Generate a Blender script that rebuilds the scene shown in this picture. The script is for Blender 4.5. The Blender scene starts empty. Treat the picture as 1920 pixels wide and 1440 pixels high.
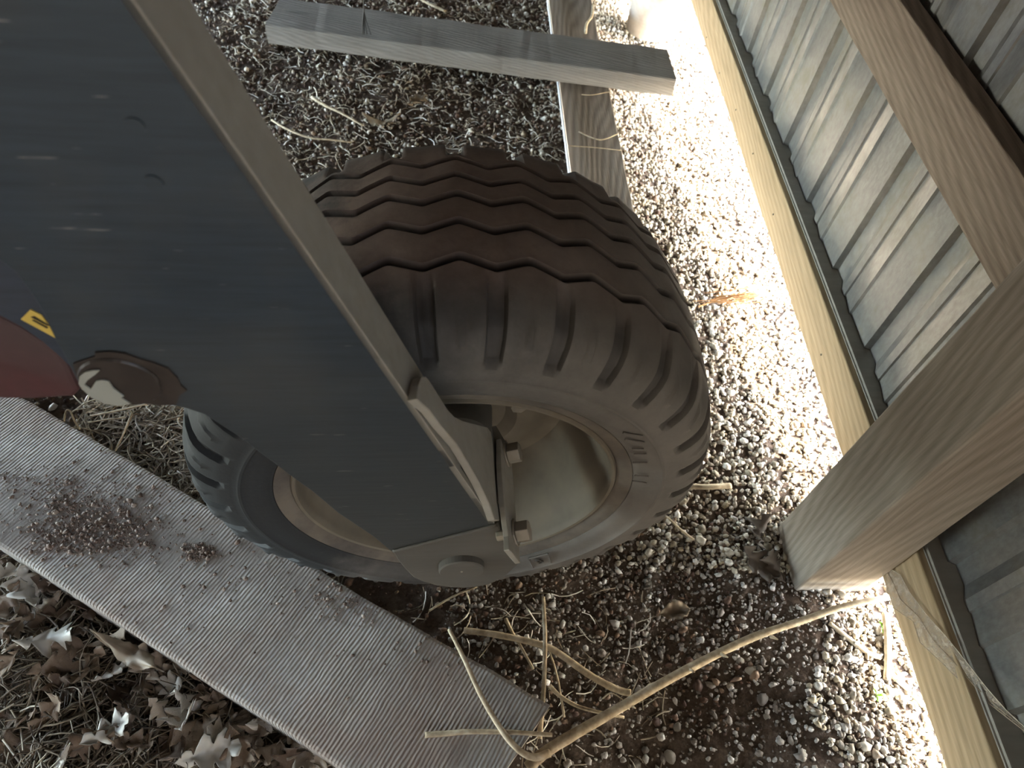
import bpy, bmesh, math, random
import numpy as np
from mathutils import Vector, Matrix, noise
rnd = random.Random(7); rng = np.random.default_rng(7)
S = bpy.context.scene
COL = S.collection
PI = math.pi
# ------------------------------------------------------------------ camera
F_PX = 1325.0
RM = np.array([[0.99583033, 0.04559137, 0.0790151], [-0.0102887, -0.80450089, 0.59386232], [0.09064271, -0.59219907, -0.80067731]])
CAM = np.array([0, 0, 1.14])
cd = bpy.data.cameras.new('camera'); cam = bpy.data.objects.new('camera', cd); COL.objects.link(cam)
cd.sensor_width = 36; cd.lens = F_PX / 1920 * 36; cd.clip_start = 0.02
cam.matrix_world = Matrix(((RM[0, 0], -RM[0, 1], -RM[0, 2], CAM[0]), (RM[1, 0], -RM[1, 1], -RM[1, 2], CAM[1]), (RM[2, 0], -RM[2, 1], -RM[2, 2], CAM[2]), (0, 0, 0, 1)))
cd.dof.use_dof = True; cd.dof.focus_distance = 0.95; cd.dof.aperture_fstop = 8
S.camera = cam
# ------------------------------------------------------------------ world, sun, exposure
W = bpy.data.worlds.new('World'); S.world = W; W.use_nodes = True
wn = W.node_tree; wn.nodes.clear()
sky = wn.nodes.new('ShaderNodeTexSky'); sky.sky_type = 'NISHITA'; sky.sun_disc = False
sky.sun_elevation = math.radians(32); sky.sun_rotation = math.radians(90); sky.dust_density = 1.5
bg = wn.nodes.new('ShaderNodeBackground'); bg.inputs['Strength'].default_value = 1.25
wo = wn.nodes.new('ShaderNodeOutputWorld')
hs = wn.nodes.new('ShaderNodeHueSaturation'); hs.inputs['Saturation'].default_value = .75
wn.links.new(sky.outputs[0], hs.inputs['Color']); wn.links.new(hs.outputs[0], bg.inputs[0]); wn.links.new(bg.outputs[0], wo.inputs[0])
sl = bpy.data.lights.new('sun', 'SUN'); sl.energy = 15.0; sl.angle = math.radians(1.2); sl.color = (1.0, 0.91, 0.75)
sun = bpy.data.objects.new('sun', sl); COL.objects.link(sun)
SUN_D = Vector((math.cos(math.radians(34)), 0.10, math.sin(math.radians(34)))).normalized()
sun.rotation_euler = SUN_D.to_track_quat('Z', 'Y').to_euler(); sun.location = (4, 0, 4)
S.view_settings.view_transform = 'Standard'; S.view_settings.look = 'None'
S.view_settings.gamma = 1; S.view_settings.use_curve_mapping = False
S.view_settings.exposure = 2.4
S.cycles.use_denoising = True
S.cycles.max_bounces = 8; S.cycles.diffuse_bounces = 5
S.cycles.sample_clamp_indirect = 6
# ------------------------------------------------------------------ helpers: rays to surfaces
def ray(px, py):
    return RM @ np.array([px - 960, py - 720, F_PX])
def atz(px, py, z):
    d = ray(px, py); return Vector(CAM + d * ((z - CAM[2]) / d[2]))
def atx(px, py, x):
    d = ray(px, py); return Vector(CAM + d * (x / d[0]))
YAW = 0.0638
AX = np.array([math.sin(YAW), -math.cos(YAW), 0]); HUB = np.array([-.0015, .5624, .3357])
U = np.array([math.cos(YAW), math.sin(YAW), 0])
def atp(px, py, s):
    d = ray(px, py); return Vector(CAM + d * (((HUB + AX * s - CAM) @ AX) / (d @ AX)))
def smooth(a, b, x):
    t = np.clip((x - a) / (b - a), 0, 1); return t * t * (3 - 2 * t)
def gz(x, y):
    """ground height"""
    x = np.asarray(x, float); y = np.asarray(y, float)
    yy = np.clip(y, -.5, 2.6)
    g = (0.030 - 0.052 * (yy - .15)) * smooth(.3, .62, x)
    g = g + .006 * np.sin(9.1 * x + 2.3 * y) * np.sin(7.3 * y - 3.1 * x) + .003 * np.sin(31 * x + 11 * y) * np.sin(27 * y - 9 * x)
    return g - .006
def G(x, y): return float(gz(x, y))
# ------------------------------------------------------------------ helpers: objects
def tag(o, label=None, cat=None, group=None, kind=None):
    if label: o['label'] = label
    if cat: o['category'] = cat
    if group: o['group'] = group
    if kind: o['kind'] = kind
    return o
def empty(name, loc=(0, 0, 0)):
    o = bpy.data.objects.new(name, None); COL.objects.link(o); o.location = loc; o.empty_display_size = .05; return o
class MB:
    def __init__(s): s.v = []; s.f = []
    def add(s, vs, fs):
        b = len(s.v); s.v += [tuple(p) for p in vs]; s.f += [tuple(i + b for i in f) for f in fs]; return s
    def box(s, c, d, M=None):
        vs = [Vector((c[0] + sx * d[0] / 2, c[1] + sy * d[1] / 2, c[2] + sz * d[2] / 2)) for sx in (-1, 1) for sy in (-1, 1) for sz in (-1, 1)]
        if M: vs = [M @ p for p in vs]
        return s.add(vs, [(0, 1, 3, 2), (4, 6, 7, 5), (0, 4, 5, 1), (2, 3, 7, 6), (0, 2, 6, 4), (1, 5, 7, 3)])
    def tube(s, pts, rad, n=7, flat=1.0):
        pts = [Vector(p) for p in pts]; k = len(pts)
        if not hasattr(rad, '__len__'): rad = [rad] * k
        b = len(s.v); up = Vector((0.13, .21, 1)).normalized()
        for i, p in enumerate(pts):
            t = (pts[min(i + 1, k - 1)] - pts[max(i - 1, 0)]).normalized()
            a = t.cross(up)
            if a.length < .05: a = t.cross(Vector((1, 0, 0)))
            a.normalize(); c = a.cross(t)
            for j in range(n):
                w = 2 * PI * j / n; s.v.append(tuple(p + (a * math.cos(w) + c * math.sin(w) * flat) * rad[i]))
        for i in range(k - 1):
            for j in range(n):
                j2 = (j + 1) % n; s.f.append((b + i * n + j, b + i * n + j2, b + (i + 1) * n + j2, b + (i + 1) * n + j))
        s.f.append(tuple(b + j for j in range(n))[::-1]); s.f.append(tuple(b + (k - 1) * n + j for j in range(n)))
        return s
    def prism(s, poly, off):
        n = len(poly); off = Vector(off)
        a = [Vector(p) for p in poly]; b = [p + off for p in a]
        return s.add(a + b, [tuple(range(n)), tuple(range(2 * n - 1, n - 1, -1))] + [(i, i + n, (i + 1) % n + n, (i + 1) % n) for i in range(n)])
    def build(s, name, mat, parent=None, sm=False, bevel=0, M=None):
        me = bpy.data.meshes.new(name); me.from_pydata(s.v, [], s.f)
        bm = bmesh.new(); bm.from_mesh(me); bmesh.ops.recalc_face_normals(bm, faces=bm.faces)
        if bevel: bmesh.ops.bevel(bm, geom=[e for e in bm.edges if len(e.link_faces) == 2 and e.calc_face_angle(0) > .5], offset=bevel, segments=2, profile=.5, affect='EDGES')
        bm.to_mesh(me); bm.free()
        if sm: me.polygons.foreach_set('use_smooth', [True] * len(me.polygons))
        me.materials.append(mat); o = bpy.data.objects.new(name, me); COL.objects.link(o)
        if M is not None: o.matrix_world = M
        if parent:
            o.parent = parent
            if M is None: o.matrix_parent_inverse = Matrix.Translation(parent.location).inverted() if parent.parent is None else Matrix.Identity(4)
        return o
def npmesh(name, V, Fc, mat, sm=False):
    me = bpy.data.meshes.new(name); nf, k = Fc.shape
    me.vertices.add(len(V)); me.vertices.foreach_set('co', V.astype(np.float32).ravel())
    me.loops.add(nf * k); me.loops.foreach_set('vertex_index', Fc.astype(np.int32).ravel())
    me.polygons.add(nf); me.polygons.foreach_set('loop_start', np.arange(0, nf * k, k, dtype=np.int32))
    me.polygons.foreach_set('loop_total', np.full(nf, k, dtype=np.int32))
    me.update(calc_edges=True); me.validate()
    if sm: me.polygons.foreach_set('use_smooth', np.ones(nf, dtype=bool))
    me.materials.append(mat); o = bpy.data.objects.new(name, me); COL.objects.link(o); return o
# ------------------------------------------------------------------ materials
class NT:
    def __init__(s, name):
        s.m = bpy.data.materials.new(name); s.m.use_nodes = True; s.t = s.m.node_tree; s.b = s.t.nodes['Principled BSDF']
        s.tc = s.t.nodes.new('ShaderNodeTexCoord')
    def n(s, typ, **kw):
        x = s.t.nodes.new(typ)
        for k, v in kw.items(): setattr(x, k, v)
        return x
    def l(s, a, b): s.t.links.new(a, b)
    def mapc(s, scale, src='Object', rot=(0, 0, 0)):
        m = s.n('ShaderNodeMapping'); m.inputs['Scale'].default_value = scale; m.inputs['Rotation'].default_value = rot
        s.l(s.tc.outputs[src], m.inputs[0]); return m.outputs[0]
    def noise(s, vec, scale=1, detail=4, rough=.6, dist=0):
        x = s.n('ShaderNodeTexNoise'); x.inputs['Scale'].default_value = scale; x.inputs['Detail'].default_value = detail
        x.inputs['Roughness'].default_value = rough; x.inputs['Distortion'].default_value = dist; s.l(vec, x.inputs['Vector']); return x.outputs[0]
    def ramp(s, fac, stops):
        x = s.n('ShaderNodeValToRGB'); e = x.color_ramp.elements
        while len(e) > 1: e.remove(e[-1])
        e[0].position = stops[0][0]; e[0].color = (*stops[0][1], 1)
        for p, c in stops[1:]:
            k = e.new(p); k.color = (*c, 1)
        s.l(fac, x.inputs[0]); return x.outputs[0]
    def mix(s, fac, a, b, mode='MIX'):
        x = s.n('ShaderNodeMix', data_type='RGBA', blend_type=mode)
        if hasattr(fac, 'links'): s.l(fac, x.inputs[0])
        else: x.inputs[0].default_value = fac
        for v, i in ((a, 6), (b, 7)):
            if hasattr(v, 'links'): s.l(v, x.inputs[i])
            else: x.inputs[i].default_value = (*v, 1)
        return x.outputs[2]
    def math(s, op, a, b=0.0):
        x = s.n('ShaderNodeMath', operation=op)
        for v, i in ((a, 0), (b, 1)):
            if hasattr(v, 'links'): s.l(v, x.inputs[i])
            else: x.inputs[i].default_value = v
        return x.outputs[0]
    def bump(s, h, dist, strength=1.0, prev=None):
        x = s.n('ShaderNodeBump'); x.inputs['Distance'].default_value = dist; x.inputs['Strength'].default_value = strength
        s.l(h, x.inputs['Height'])
        if prev: s.l(prev, x.inputs['Normal'])
        return x.outputs[0]
    def fin(s, col=None, rough=.8, metal=0, nrm=None, spec=.4):
        if col is not None:
            if hasattr(col, 'links'): s.l(col, s.b.inputs['Base Color'])
            else: s.b.inputs['Base Color'].default_value = (*col, 1)
        if hasattr(rough, 'links'): s.l(rough, s.b.inputs['Roughness'])
        else: s.b.inputs['Roughness'].default_value = rough
        s.b.inputs['Metallic'].default_value = metal; s.b.inputs['Specular IOR Level'].default_value = spec
        if nrm: s.l(nrm, s.b.inputs['Normal'])
        return s.m
B3 = ((0, (0, 0, 0)), (1, (1, 1, 1)))
def wood(name, dark, mid, light, grain=1.0, bump=.0008, knots=True, dirt=None, rings=34):
    """grain along local X"""
    t = NT(name)
    v = t.mapc((1.6, 22 * grain, 22 * grain)); n1 = t.noise(v, 1.0, 6, .65, .6)
    wv = t.n('ShaderNodeTexWave', wave_type='BANDS', bands_direction='DIAGONAL'); wv.inputs['Scale'].default_value = rings
    wv.inputs['Distortion'].default_value = 26; wv.inputs['Detail'].default_value = 3; wv.inputs['Detail Scale'].default_value = .16
    t.l(t.mapc((.16, 1, 1)), wv.inputs['Vector'])
    g = t.math('ADD', t.math('MULTIPLY', n1, .72), t.math('MULTIPLY', wv.outputs['Fac'], .28))
    c = t.ramp(g, [(.22, dark), (.5, mid), (.78, light)])
    f = t.noise(t.mapc((12, 300, 300)), 1, 3)
    c = t.mix(.35, c, t.ramp(f, [(.3, (.45,) * 3), (.65, (1.1,) * 3)]), 'MULTIPLY')
    if knots:
        k = t.n('ShaderNodeTexVoronoi'); k.inputs['Scale'].default_value = 1; t.l(t.mapc((3.2, 11, 11)), k.inputs['Vector'])
        kf = t.ramp(k.outputs['Distance'], [(.06, (1, 1, 1)), (.16, (0, 0, 0))])
        c = t.mix(t.math('MULTIPLY', kf, .55), c, tuple(x * .45 for x in dark))
    if dirt:
        d = t.ramp(t.noise(t.mapc((5, 5, 5)), 1, 5, .7), [(.5, (0, 0, 0)), (.68, (1, 1, 1))]); c = t.mix(t.math('MULTIPLY', d, .6), c, dirt)
    nb = t.bump(g, bump * 2); nb = t.bump(f, bump, prev=nb)
    return t.fin(c, .85, nrm=nb, spec=.2)
def soil():
    t = NT('reddish_soil'); a = t.noise(t.mapc((1, 1, 1)), 14, 8, .7); b = t.noise(t.mapc((1, 1, 1)), 160, 6, .7)
    c = t.ramp(a, [(.3, (.075, .056, .045)), (.5, (.13, .102, .082)), (.7, (.22, .18, .148))])
    c = t.mix(.6, c, t.ramp(b, [(.3, (.4, .35, .32)), (.7, (1.5, 1.4, 1.3))]), 'MULTIPLY')
    n = t.bump(a, .012); n = t.bump(b, .004, prev=n); return t.fin(c, .95, nrm=n, spec=.15)
def island(name, stops, rough=.75, bsc=300, bd=.0004, extra=None, spec=.3):
    t = NT(name); g = t.n('ShaderNodeNewGeometry'); c = t.ramp(g.outputs['Random Per Island'], stops)
    n = t.noise(t.mapc((1, 1, 1)), bsc, 3); c = t.mix(.5, c, t.ramp(n, [(.3, (.55,) * 3), (.7, (1.25,) * 3)]), 'MULTIPLY')
    return t.fin(c, rough, nrm=t.bump(n, bd), spec=spec)
def per_obj(name, stops, bd=.001, vein=60, spec=.25, rough=.7):
    t = NT(name); g = t.n('ShaderNodeObjectInfo'); c = t.ramp(g.outputs['Random'], stops)
    n = t.noise(t.mapc((1, 1, 1)), vein, 4, .7); c = t.mix(.6, c, t.ramp(n, [(.3, (.5,) * 3), (.7, (1.3,) * 3)]), 'MULTIPLY')
    return t.fin(c, rough, nrm=t.bump(n, bd), spec=spec)
def metal(name, base, rough, metallic, dust=None, damt=(.45, .7), bump=.0002, streak=(3, 200, 200), scratch=0, dscale=5, zdust=False):
    t = NT(name); st = t.noise(t.mapc(streak), 1, 3)
    c = t.mix(.5, base, t.ramp(st, [(.3, tuple(x * .7 for x in base)), (.7, tuple(min(1, x * 1.3) for x in base))]))
    if scratch:
        sc = t.noise(t.mapc((22, 300, 300)), 1, 2, .5)
        sm_ = t.math('MULTIPLY', t.ramp(sc, [(.72, (0, 0, 0)), (.76, (1, 1, 1))]), scratch); c = t.mix(sm_, c, (.5, .5, .48))
    if dust and zdust:
        sx = t.n('ShaderNodeSeparateXYZ'); t.l(t.tc.outputs['Object'], sx.inputs[0])
        zd = t.ramp(t.math('ADD', sx.outputs[2], t.math('MULTIPLY', t.noise(t.mapc((1, 1, 1)), 6, 5), .25)), [(.42, (.85,) * 3), (.92, (0, 0, 0))]); c = t.mix(zd, c, dust)
    if dust:
        d = t.ramp(t.noise(t.mapc((1, 1, 1)), dscale, 6, .65), [(damt[0], (0, 0, 0)), (damt[1], (1, 1, 1))]); c = t.mix(t.math('MULTIPLY', d, .8), c, dust)
        r = t.math('ADD', t.math('MULTIPLY', d, .3), rough)
    else: r = rough
    return t.fin(c, r, metallic, nrm=t.bump(st, bump), spec=.4)
M_SOIL = soil()
M_STONE = island('gravel_stone', [(0, (.15, .12, .085)), (.3, (.33, .285, .21)), (.55, (.48, .435, .36)), (.8, (.66, .63, .57)), (.93, (.40, .33, .22)), (1, (.24, .17, .12))])
M_STONEG = island('grey_stone', [(0, (.10, .085, .07)), (.4, (.24, .21, .18)), (.75, (.40, .38, .35)), (1, (.56, .54, .50))])
M_STONE1 = per_obj('pebble_stone', [(0, (.16, .14, .12)), (.5, (.30, .27, .23)), (1, (.42, .36, .28))], .001, 90)
M_STRAW = island('straw_bits', [(0, (.12, .085, .055)), (.35, (.30, .25, .18)), (.65, (.52, .47, .37)), (1, (.72, .70, .64))], bsc=150)
M_BED = island('bed_grass', [(0, (.05, .035, .022)), (.5, (.13, .10, .065)), (.85, (.26, .215, .15)), (1, (.5, .45, .36))], bsc=150)
M_CHIP = island('red_chips', [(0, (.045, .025, .018)), (.5, (.11, .065, .045)), (1, (.22, .15, .10))])
M_STEM = NT('dry_stem'); _n = M_STEM.noise(M_STEM.mapc((60, 60, 60)), 1, 4)
M_STEM = M_STEM.fin(M_STEM.ramp(_n, [(.3, (.22, .17, .11)), (.5, (.38, .31, .21)), (.7, (.52, .45, .33))]), .7, nrm=M_STEM.bump(_n, .001), spec=.3)
M_LEAF = per_obj('dry_leaf', [(0, (.06, .038, .025)), (.35, (.14, .095, .062)), (.6, (.24, .18, .125)), (.85, (.38, .32, .25)), (1, (.54, .50, .43))])
M_TWIG = NT('dark_twig').fin((.05, .04, .03), .8)
M_PINE = wood('pine_board', (.20, .145, .082), (.26, .195, .118), (.31, .24, .152), 1.0, .0002)
M_POST = wood('post_timber', (.19, .155, .12), (.245, .212, .172), (.295, .258, .215), .8, .0003, False, rings=36)
M_GIRT = wood('girt_timber', (.17, .128, .098), (.23, .182, .142), (.285, .232, .185), 1.0, .0008, rings=38)
M_GREYW = wood('grey_timber', (.19, .172, .152), (.235, .215, .193), (.285, .262, .238), 1.0, .0012, rings=60)
def sawn():
    t = NT('rough_sawn_plank')
    w = t.n('ShaderNodeTexWave', wave_type='BANDS', bands_direction='X'); w.inputs['Scale'].default_value = 58
    w.inputs['Distortion'].default_value = 4.0; w.inputs['Detail'].default_value = 3; w.inputs['Detail Scale'].default_value = .6; w.inputs['Detail Roughness'].default_value = .6
    t.l(t.mapc((1, .45, .45), rot=(0, 0, .10)), w.inputs['Vector'])
    n = t.noise(t.mapc((1, 1, 1)), 9, 6, .7); n2 = t.noise(t.mapc((160, 30, 30)), 1, 4)
    am = t.ramp(t.noise(t.mapc((1, 1, 1)), 4, 3), [(.38, (.12,) * 3), (.58, (1,) * 3)])
    h = t.math('MULTIPLY', w.outputs['Fac'], am)
    c = t.ramp(n, [(.3, (.20, .18, .16)), (.5, (.26, .24, .215)), (.7, (.33, .31, .285))])
    c = t.mix(t.math('MULTIPLY', t.math('SUBTRACT', 1, h), .22), c, (.14, .115, .095))
    d = t.ramp(t.noise(t.mapc((3, 5, 5)), 1, 6, .7), [(.52, (0, 0, 0)), (.66, (1, 1, 1))]); c = t.mix(t.math('MULTIPLY', d, .55), c, (.20, .145, .115))
    nb = t.bump(h, .0012); nb = t.bump(n2, .0008, prev=nb); return t.fin(c, .9, nrm=nb, spec=.2)
M_SAWN = sawn()
def tyre_mat():
    t = NT('dusty_rubber'); a = t.noise(t.mapc((1, 1, 1)), 7, 7, .7); b = t.noise(t.mapc((1, 1, 1)), 70, 4, .7)
    c = t.ramp(a, [(.3, (.100, .074, .061)), (.55, (.150, .113, .095)), (.75, (.195, .152, .130))])
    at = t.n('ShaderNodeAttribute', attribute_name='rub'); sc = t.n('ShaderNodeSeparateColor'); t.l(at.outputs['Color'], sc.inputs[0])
    cs = t.ramp(a, [(.3, (.052, .050, .047)), (.55, (.078, .074, .069)), (.75, (.108, .102, .094))])
    c = t.mix(sc.outputs[1], cs, c)
    c = t.mix(.4, c, t.ramp(b, [(.3, (.7,) * 3), (.7, (1.2,) * 3)]), 'MULTIPLY')
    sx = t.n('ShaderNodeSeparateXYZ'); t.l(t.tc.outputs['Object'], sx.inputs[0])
    shade_left = t.ramp(t.math('ADD', t.math('MULTIPLY', sx.outputs[0], 1.4), t.math('MULTIPLY', a, .5)), [(.0, (1, 1, 1)), (.12, (0, 0, 0))])  # machine's shade painted into the rubber colour on the tyre's left
    c = t.mix(shade_left, c, (.022, .025, .027))
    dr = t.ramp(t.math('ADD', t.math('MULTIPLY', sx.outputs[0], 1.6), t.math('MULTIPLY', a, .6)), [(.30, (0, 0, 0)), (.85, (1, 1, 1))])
    c = t.mix(t.math('MULTIPLY', dr, .8), c, (.21, .197, .176))  # glare veil painted as a paler tone towards the tyre's right
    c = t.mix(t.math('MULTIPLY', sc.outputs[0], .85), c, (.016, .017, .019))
    return t.fin(c, .72, nrm=t.bump(b, .0006), spec=.35)
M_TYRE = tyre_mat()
M_BEAD = metal('dusty_bead', (.075, .066, .058), .7, 0, (.17, .148, .12), (.35, .6), streak=(60, 60, 60), dscale=14)
M_RIM = metal('cream_rim_paint', (.13, .113, .085), .6, .0, (.19, .165, .125), (.4, .7), streak=(20, 20, 20))
M_ARM = metal('dark_steel', (.036, .052, .068), .42, .45, (.085, .085, .076), (.52, .85), bump=.0002, scratch=.4, dscale=3, zdust=True)
M_HUBP = metal('dusty_steel', (.075, .072, .064), .6, .2, (.12, .11, .095), (.35, .65), streak=(12, 90, 90), scratch=.15)
M_EDGE = metal('pale_dusty_edge', (.25, .24, .21), .6, .1, (.29, .27, .23), (.4, .7), streak=(8, 60, 60))
M_BOLT = metal('dusty_bolt_steel', (.24, .22, .185), .45, .4, (.33, .29, .23), (.45, .7), streak=(60, 60, 60))
M_NAVY = metal('navy_paint', (.035, .045, .062), .4, .2, (.07, .075, .08), (.5, .8))
M_RED = metal('faded_red_paint', (.06, .019, .020), .5, 0, (.055, .036, .034), (.38, .60), streak=(6, 30, 30), dscale=6)
M_YEL = NT('yellow_sticker').fin((.52, .37, .08), .5)
M_BLK = NT('black_print').fin((.01, .01, .01), .5)
M_GREASE = metal('dark_grease', (.026, .021, .018), .35, 0, (.055, .042, .033), (.45, .7), streak=(30, 30, 30), dscale=20)
M_PAINTG = NT('pale_grey_paint').fin((.26, .27, .24), .45)
M_GALV = metal('galvanised_sheet', (.31, .315, .315), .36, .85, (.24, .215, .165), (.42, .72), bump=.00005, streak=(120, 120, 60), dscale=11)
M_TRIMM = metal('dusty_flashing', (.22, .21, .19), .5, .3, (.20, .18, .15), (.4, .7), streak=(8, 60, 60))
M_WEB = NT('cobweb_dust')
_w = M_WEB.noise(M_WEB.mapc((1, 1, 1)), 90, 5, .75)
M_WEB.b.inputs['Alpha'].default_value = .5
M_WEB.l(M_WEB.ramp(_w, [(.36, (.12,) * 3), (.66, (.8,) * 3)]), M_WEB.b.inputs['Alpha']); M_WEB = M_WEB.fin((.36, .31, .25), .9)
M_WHITE = NT('edge_highlight').fin((.72, .74, .78), .4)
M_ROUND = metal('pale_round_post_paint', (.55, .55, .54), .6, 0, (.36, .31, .26), (.42, .62), streak=(4, 4, 40))
M_GREEN = NT('green_sprout').fin((.25, .5, .07), .6)
M_ROOT = NT('orange_roots').fin((.42, .22, .09), .8)
M_CLOD = island('soil_clods', [(0, (.09, .06, .045)), (.5, (.17, .125, .10)), (1, (.27, .22, .18))])

# ------------------------------------------------------------------ setting: floor
def axis_pts(lo, hi, a, b, step):
    core = np.arange(a, b + 1e-6, step); o = []
    x = a; d = step
    while x > lo: d *= 1.35; x -= d; o.append(x)
    left = np.array(o[::-1]); o = []; x = core[-1]; d = step
    while x < hi: d *= 1.35; x += d; o.append(x)
    return np.concatenate([left, core, np.array(o)])
xs = axis_pts(-14, 14, -1.1, 1.3, .012); ys = axis_pts(-6, 16, -.1, 2.9, .012)
XX, YY = np.meshgrid(xs, ys)
ZZ = gz(XX, YY)
hf = rng.normal(0, .0016, XX.shape); ZZ = ZZ + hf
nx, ny = len(xs), len(ys)
Vg = np.stack([XX.ravel(), YY.ravel(), ZZ.ravel()], 1)
ii = (np.arange(ny - 1)[:, None] * nx + np.arange(nx - 1)[None, :]).ravel()
fl = npmesh('floor', Vg, np.stack([ii, ii + 1, ii + nx + 1, ii + nx], 1), M_SOIL, True); tag(fl, kind='structure')

# ------------------------------------------------------------------ swept board: rounded rectangle with wandering edges, grain along local X
def board(name, L, Wd, T, mat, parent=None, M=None, seg=24, wob=.0012, r=.004, endcut=0.0, seed=0, profile=None):
    cs = []
    for cy, cz, a0 in ((1, 1, 0), (-1, 1, 90), (-1, -1, 180), (1, -1, 270)):
        for k in range(3):
            a = math.radians(a0 + 45 * k); cs.append((cy * (Wd / 2 - r) + math.cos(a) * r, cz * (T / 2 - r) + math.sin(a) * r))
    n = len(cs); mb = MB()
    for i in range(seg + 1):
        x = -L / 2 + L * i / seg
        for j, (y, z) in enumerate(cs):
            nn = noise.noise(Vector((x * 9 + seed * 3.1, j // 3 * 5.0, seed))) + .5 * noise.noise(Vector((x * 40, j // 3 * 7.0, seed)))
            xx = x + (endcut * y / Wd if i == seg else 0)
            mb.v.append((xx, y * (1 + 0) + nn * wob * (1 if y > 0 else -1), z + nn * wob * .6 * (1 if z > 0 else -1)))
    for i in range(seg):
        for j in range(n):
            j2 = (j + 1) % n; mb.f.append((i * n + j, i * n + j2, (i + 1) * n + j2, (i + 1) * n + j))
    mb.f.append(tuple(range(n))); mb.f.append(tuple(seg * n + j for j in range(n))[::-1])
    return mb.build(name, mat, parent, M=M)
def frame(o, xdir, zdir):
    x = Vector(xdir).normalized(); z = Vector(zdir); z = (z - x * z.dot(x)).normalized(); y = z.cross(x)
    return Matrix(((x.x, y.x, z.x, o[0]), (x.y, y.y, z.y, o[1]), (x.z, y.z, z.z, o[2]), (0, 0, 0, 1)))

# ------------------------------------------------------------------ setting: right wall
WX = .714
bb = board('baseboard_right', 7.0, .102, .036, M_PINE, M=frame((WX + .018, 2.3, .126), (0, 1, 0), (-1, 0, 0)), seg=120, wob=.0009, r=.002)
tag(bb, 'yellow pine splash board along the foot of the metal wall', kind='structure')
mb = MB(); y0, y1 = -1.2, 5.8
mb.prism([(WX + .012, y0, .1775), (WX + .012, y0, .1800), (WX + .0150, y0, .1800), (WX + .0150, y0, .1850), (WX + .0172, y0, .1850), (WX + .0172, y0, .1795), (WX + .062, y0, .1795), (WX + .062, y0, .1775)], (0, y1 - y0, 0))
tag(mb.build('trim_1', M_TRIMM), 'narrow grey metal flashing lying on top of the splash board', kind='structure')
# ribbed sheets
PITCH = .2105; PY = 1.256
def prof_pts(y):  # one rib, going towards smaller y from the flank
    return [(y, 0), (y - .005, .011), (y - .038, .011), (y - .060, .001), (y - .077, .001), (y - .079, .004), (y - .125, -.003), (y - .129, .001)]
wall = empty('wall_right', (WX + .045, 2.0, 0)); tag(wall, kind='structure')
lo_i, hi_i = -11, 22
for si in range(lo_i, hi_i, 4):
    pts = []
    for k in range(si + 4, si, -1):
        pts += prof_pts(PY + k * PITCH)
    pts.append((PY + si * PITCH, 0)); 
    mb = MB(); off = .0012 * ((si // 4) % 2)
    zs = [.085, .3, .8, 1.5, 2.55]
    th = .0012
    for z in zs:
        for (y, x) in pts: mb.v.append((WX + .043 + x + off, y, z))
        for (y, x) in pts: mb.v.append((WX + .043 + x + off + th, y, z))
    n = len(pts)
    for q in range(len(zs) - 1):
        a, b = q * 2 * n, (q + 1) * 2 * n
        for j in range(n - 1):
            mb.f.append((a + j, a + j + 1, b + j + 1, b + j)); mb.f.append((a + n + j, b + n + j, b + n + j + 1, a + n + j + 1))
    for e in (0, n - 1):
        for q in range(len(zs) - 1):
            a, b = q * 2 * n, (q + 1) * 2 * n; mb.f.append((a + e, b + e, b + n + e, a + n + e))
    for q in (0, len(zs) - 1):
        a = q * 2 * n
        for j in range(n - 1): mb.f.append((a + j, a + n + j, a + n + j + 1, a + j + 1))
    mb.build('metal_sheet', M_GALV, wall)
girt = board('trim_2', 7.0, .114, .038, M_GIRT, M=frame((WX + .0185, 2.3, .573), (0, 1, 0), (-1, 0, 0)), seg=90, wob=.0010, r=.002, seed=5)
tag(girt, 'brown timber rail nailed across the corrugated wall', kind='structure')
g2 = board('trim_3', 7.0, .114, .038, M_GIRT, M=frame((WX + .0185, 2.3, 1.45), (0, 1, 0), (-1, 0, 0)), seg=60, wob=.0010, r=.002, seed=8)
tag(g2, kind='structure')
mb = MB(); mb.box((-1.4, 2.2, 2.6), (4.6, 7.4, .05)); tag(mb.build('ceiling', M_GREYW), kind='structure')
mb = MB(); mb.box((-1.4, -1.45, 1.3), (4.6, .05, 2.7)); tag(mb.build('wall_back', M_GREYW), kind='structure')
mb = MB(); mb.box((-1.4, 5.9, 1.3), (4.6, .05, 2.7)); tag(mb.build('light_screen_far', M_GREYW), kind='structure')  # unseen end wall, added to shut out light from the open front
mb = MB(); mb.box((-3.0, 2.2, 1.68), (.05, 7.4, 1.85)); tag(mb.build('light_screen_left', M_GREYW), kind='structure')  # unseen, added to block light; low gap below keeps the upper sheets dark

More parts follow.
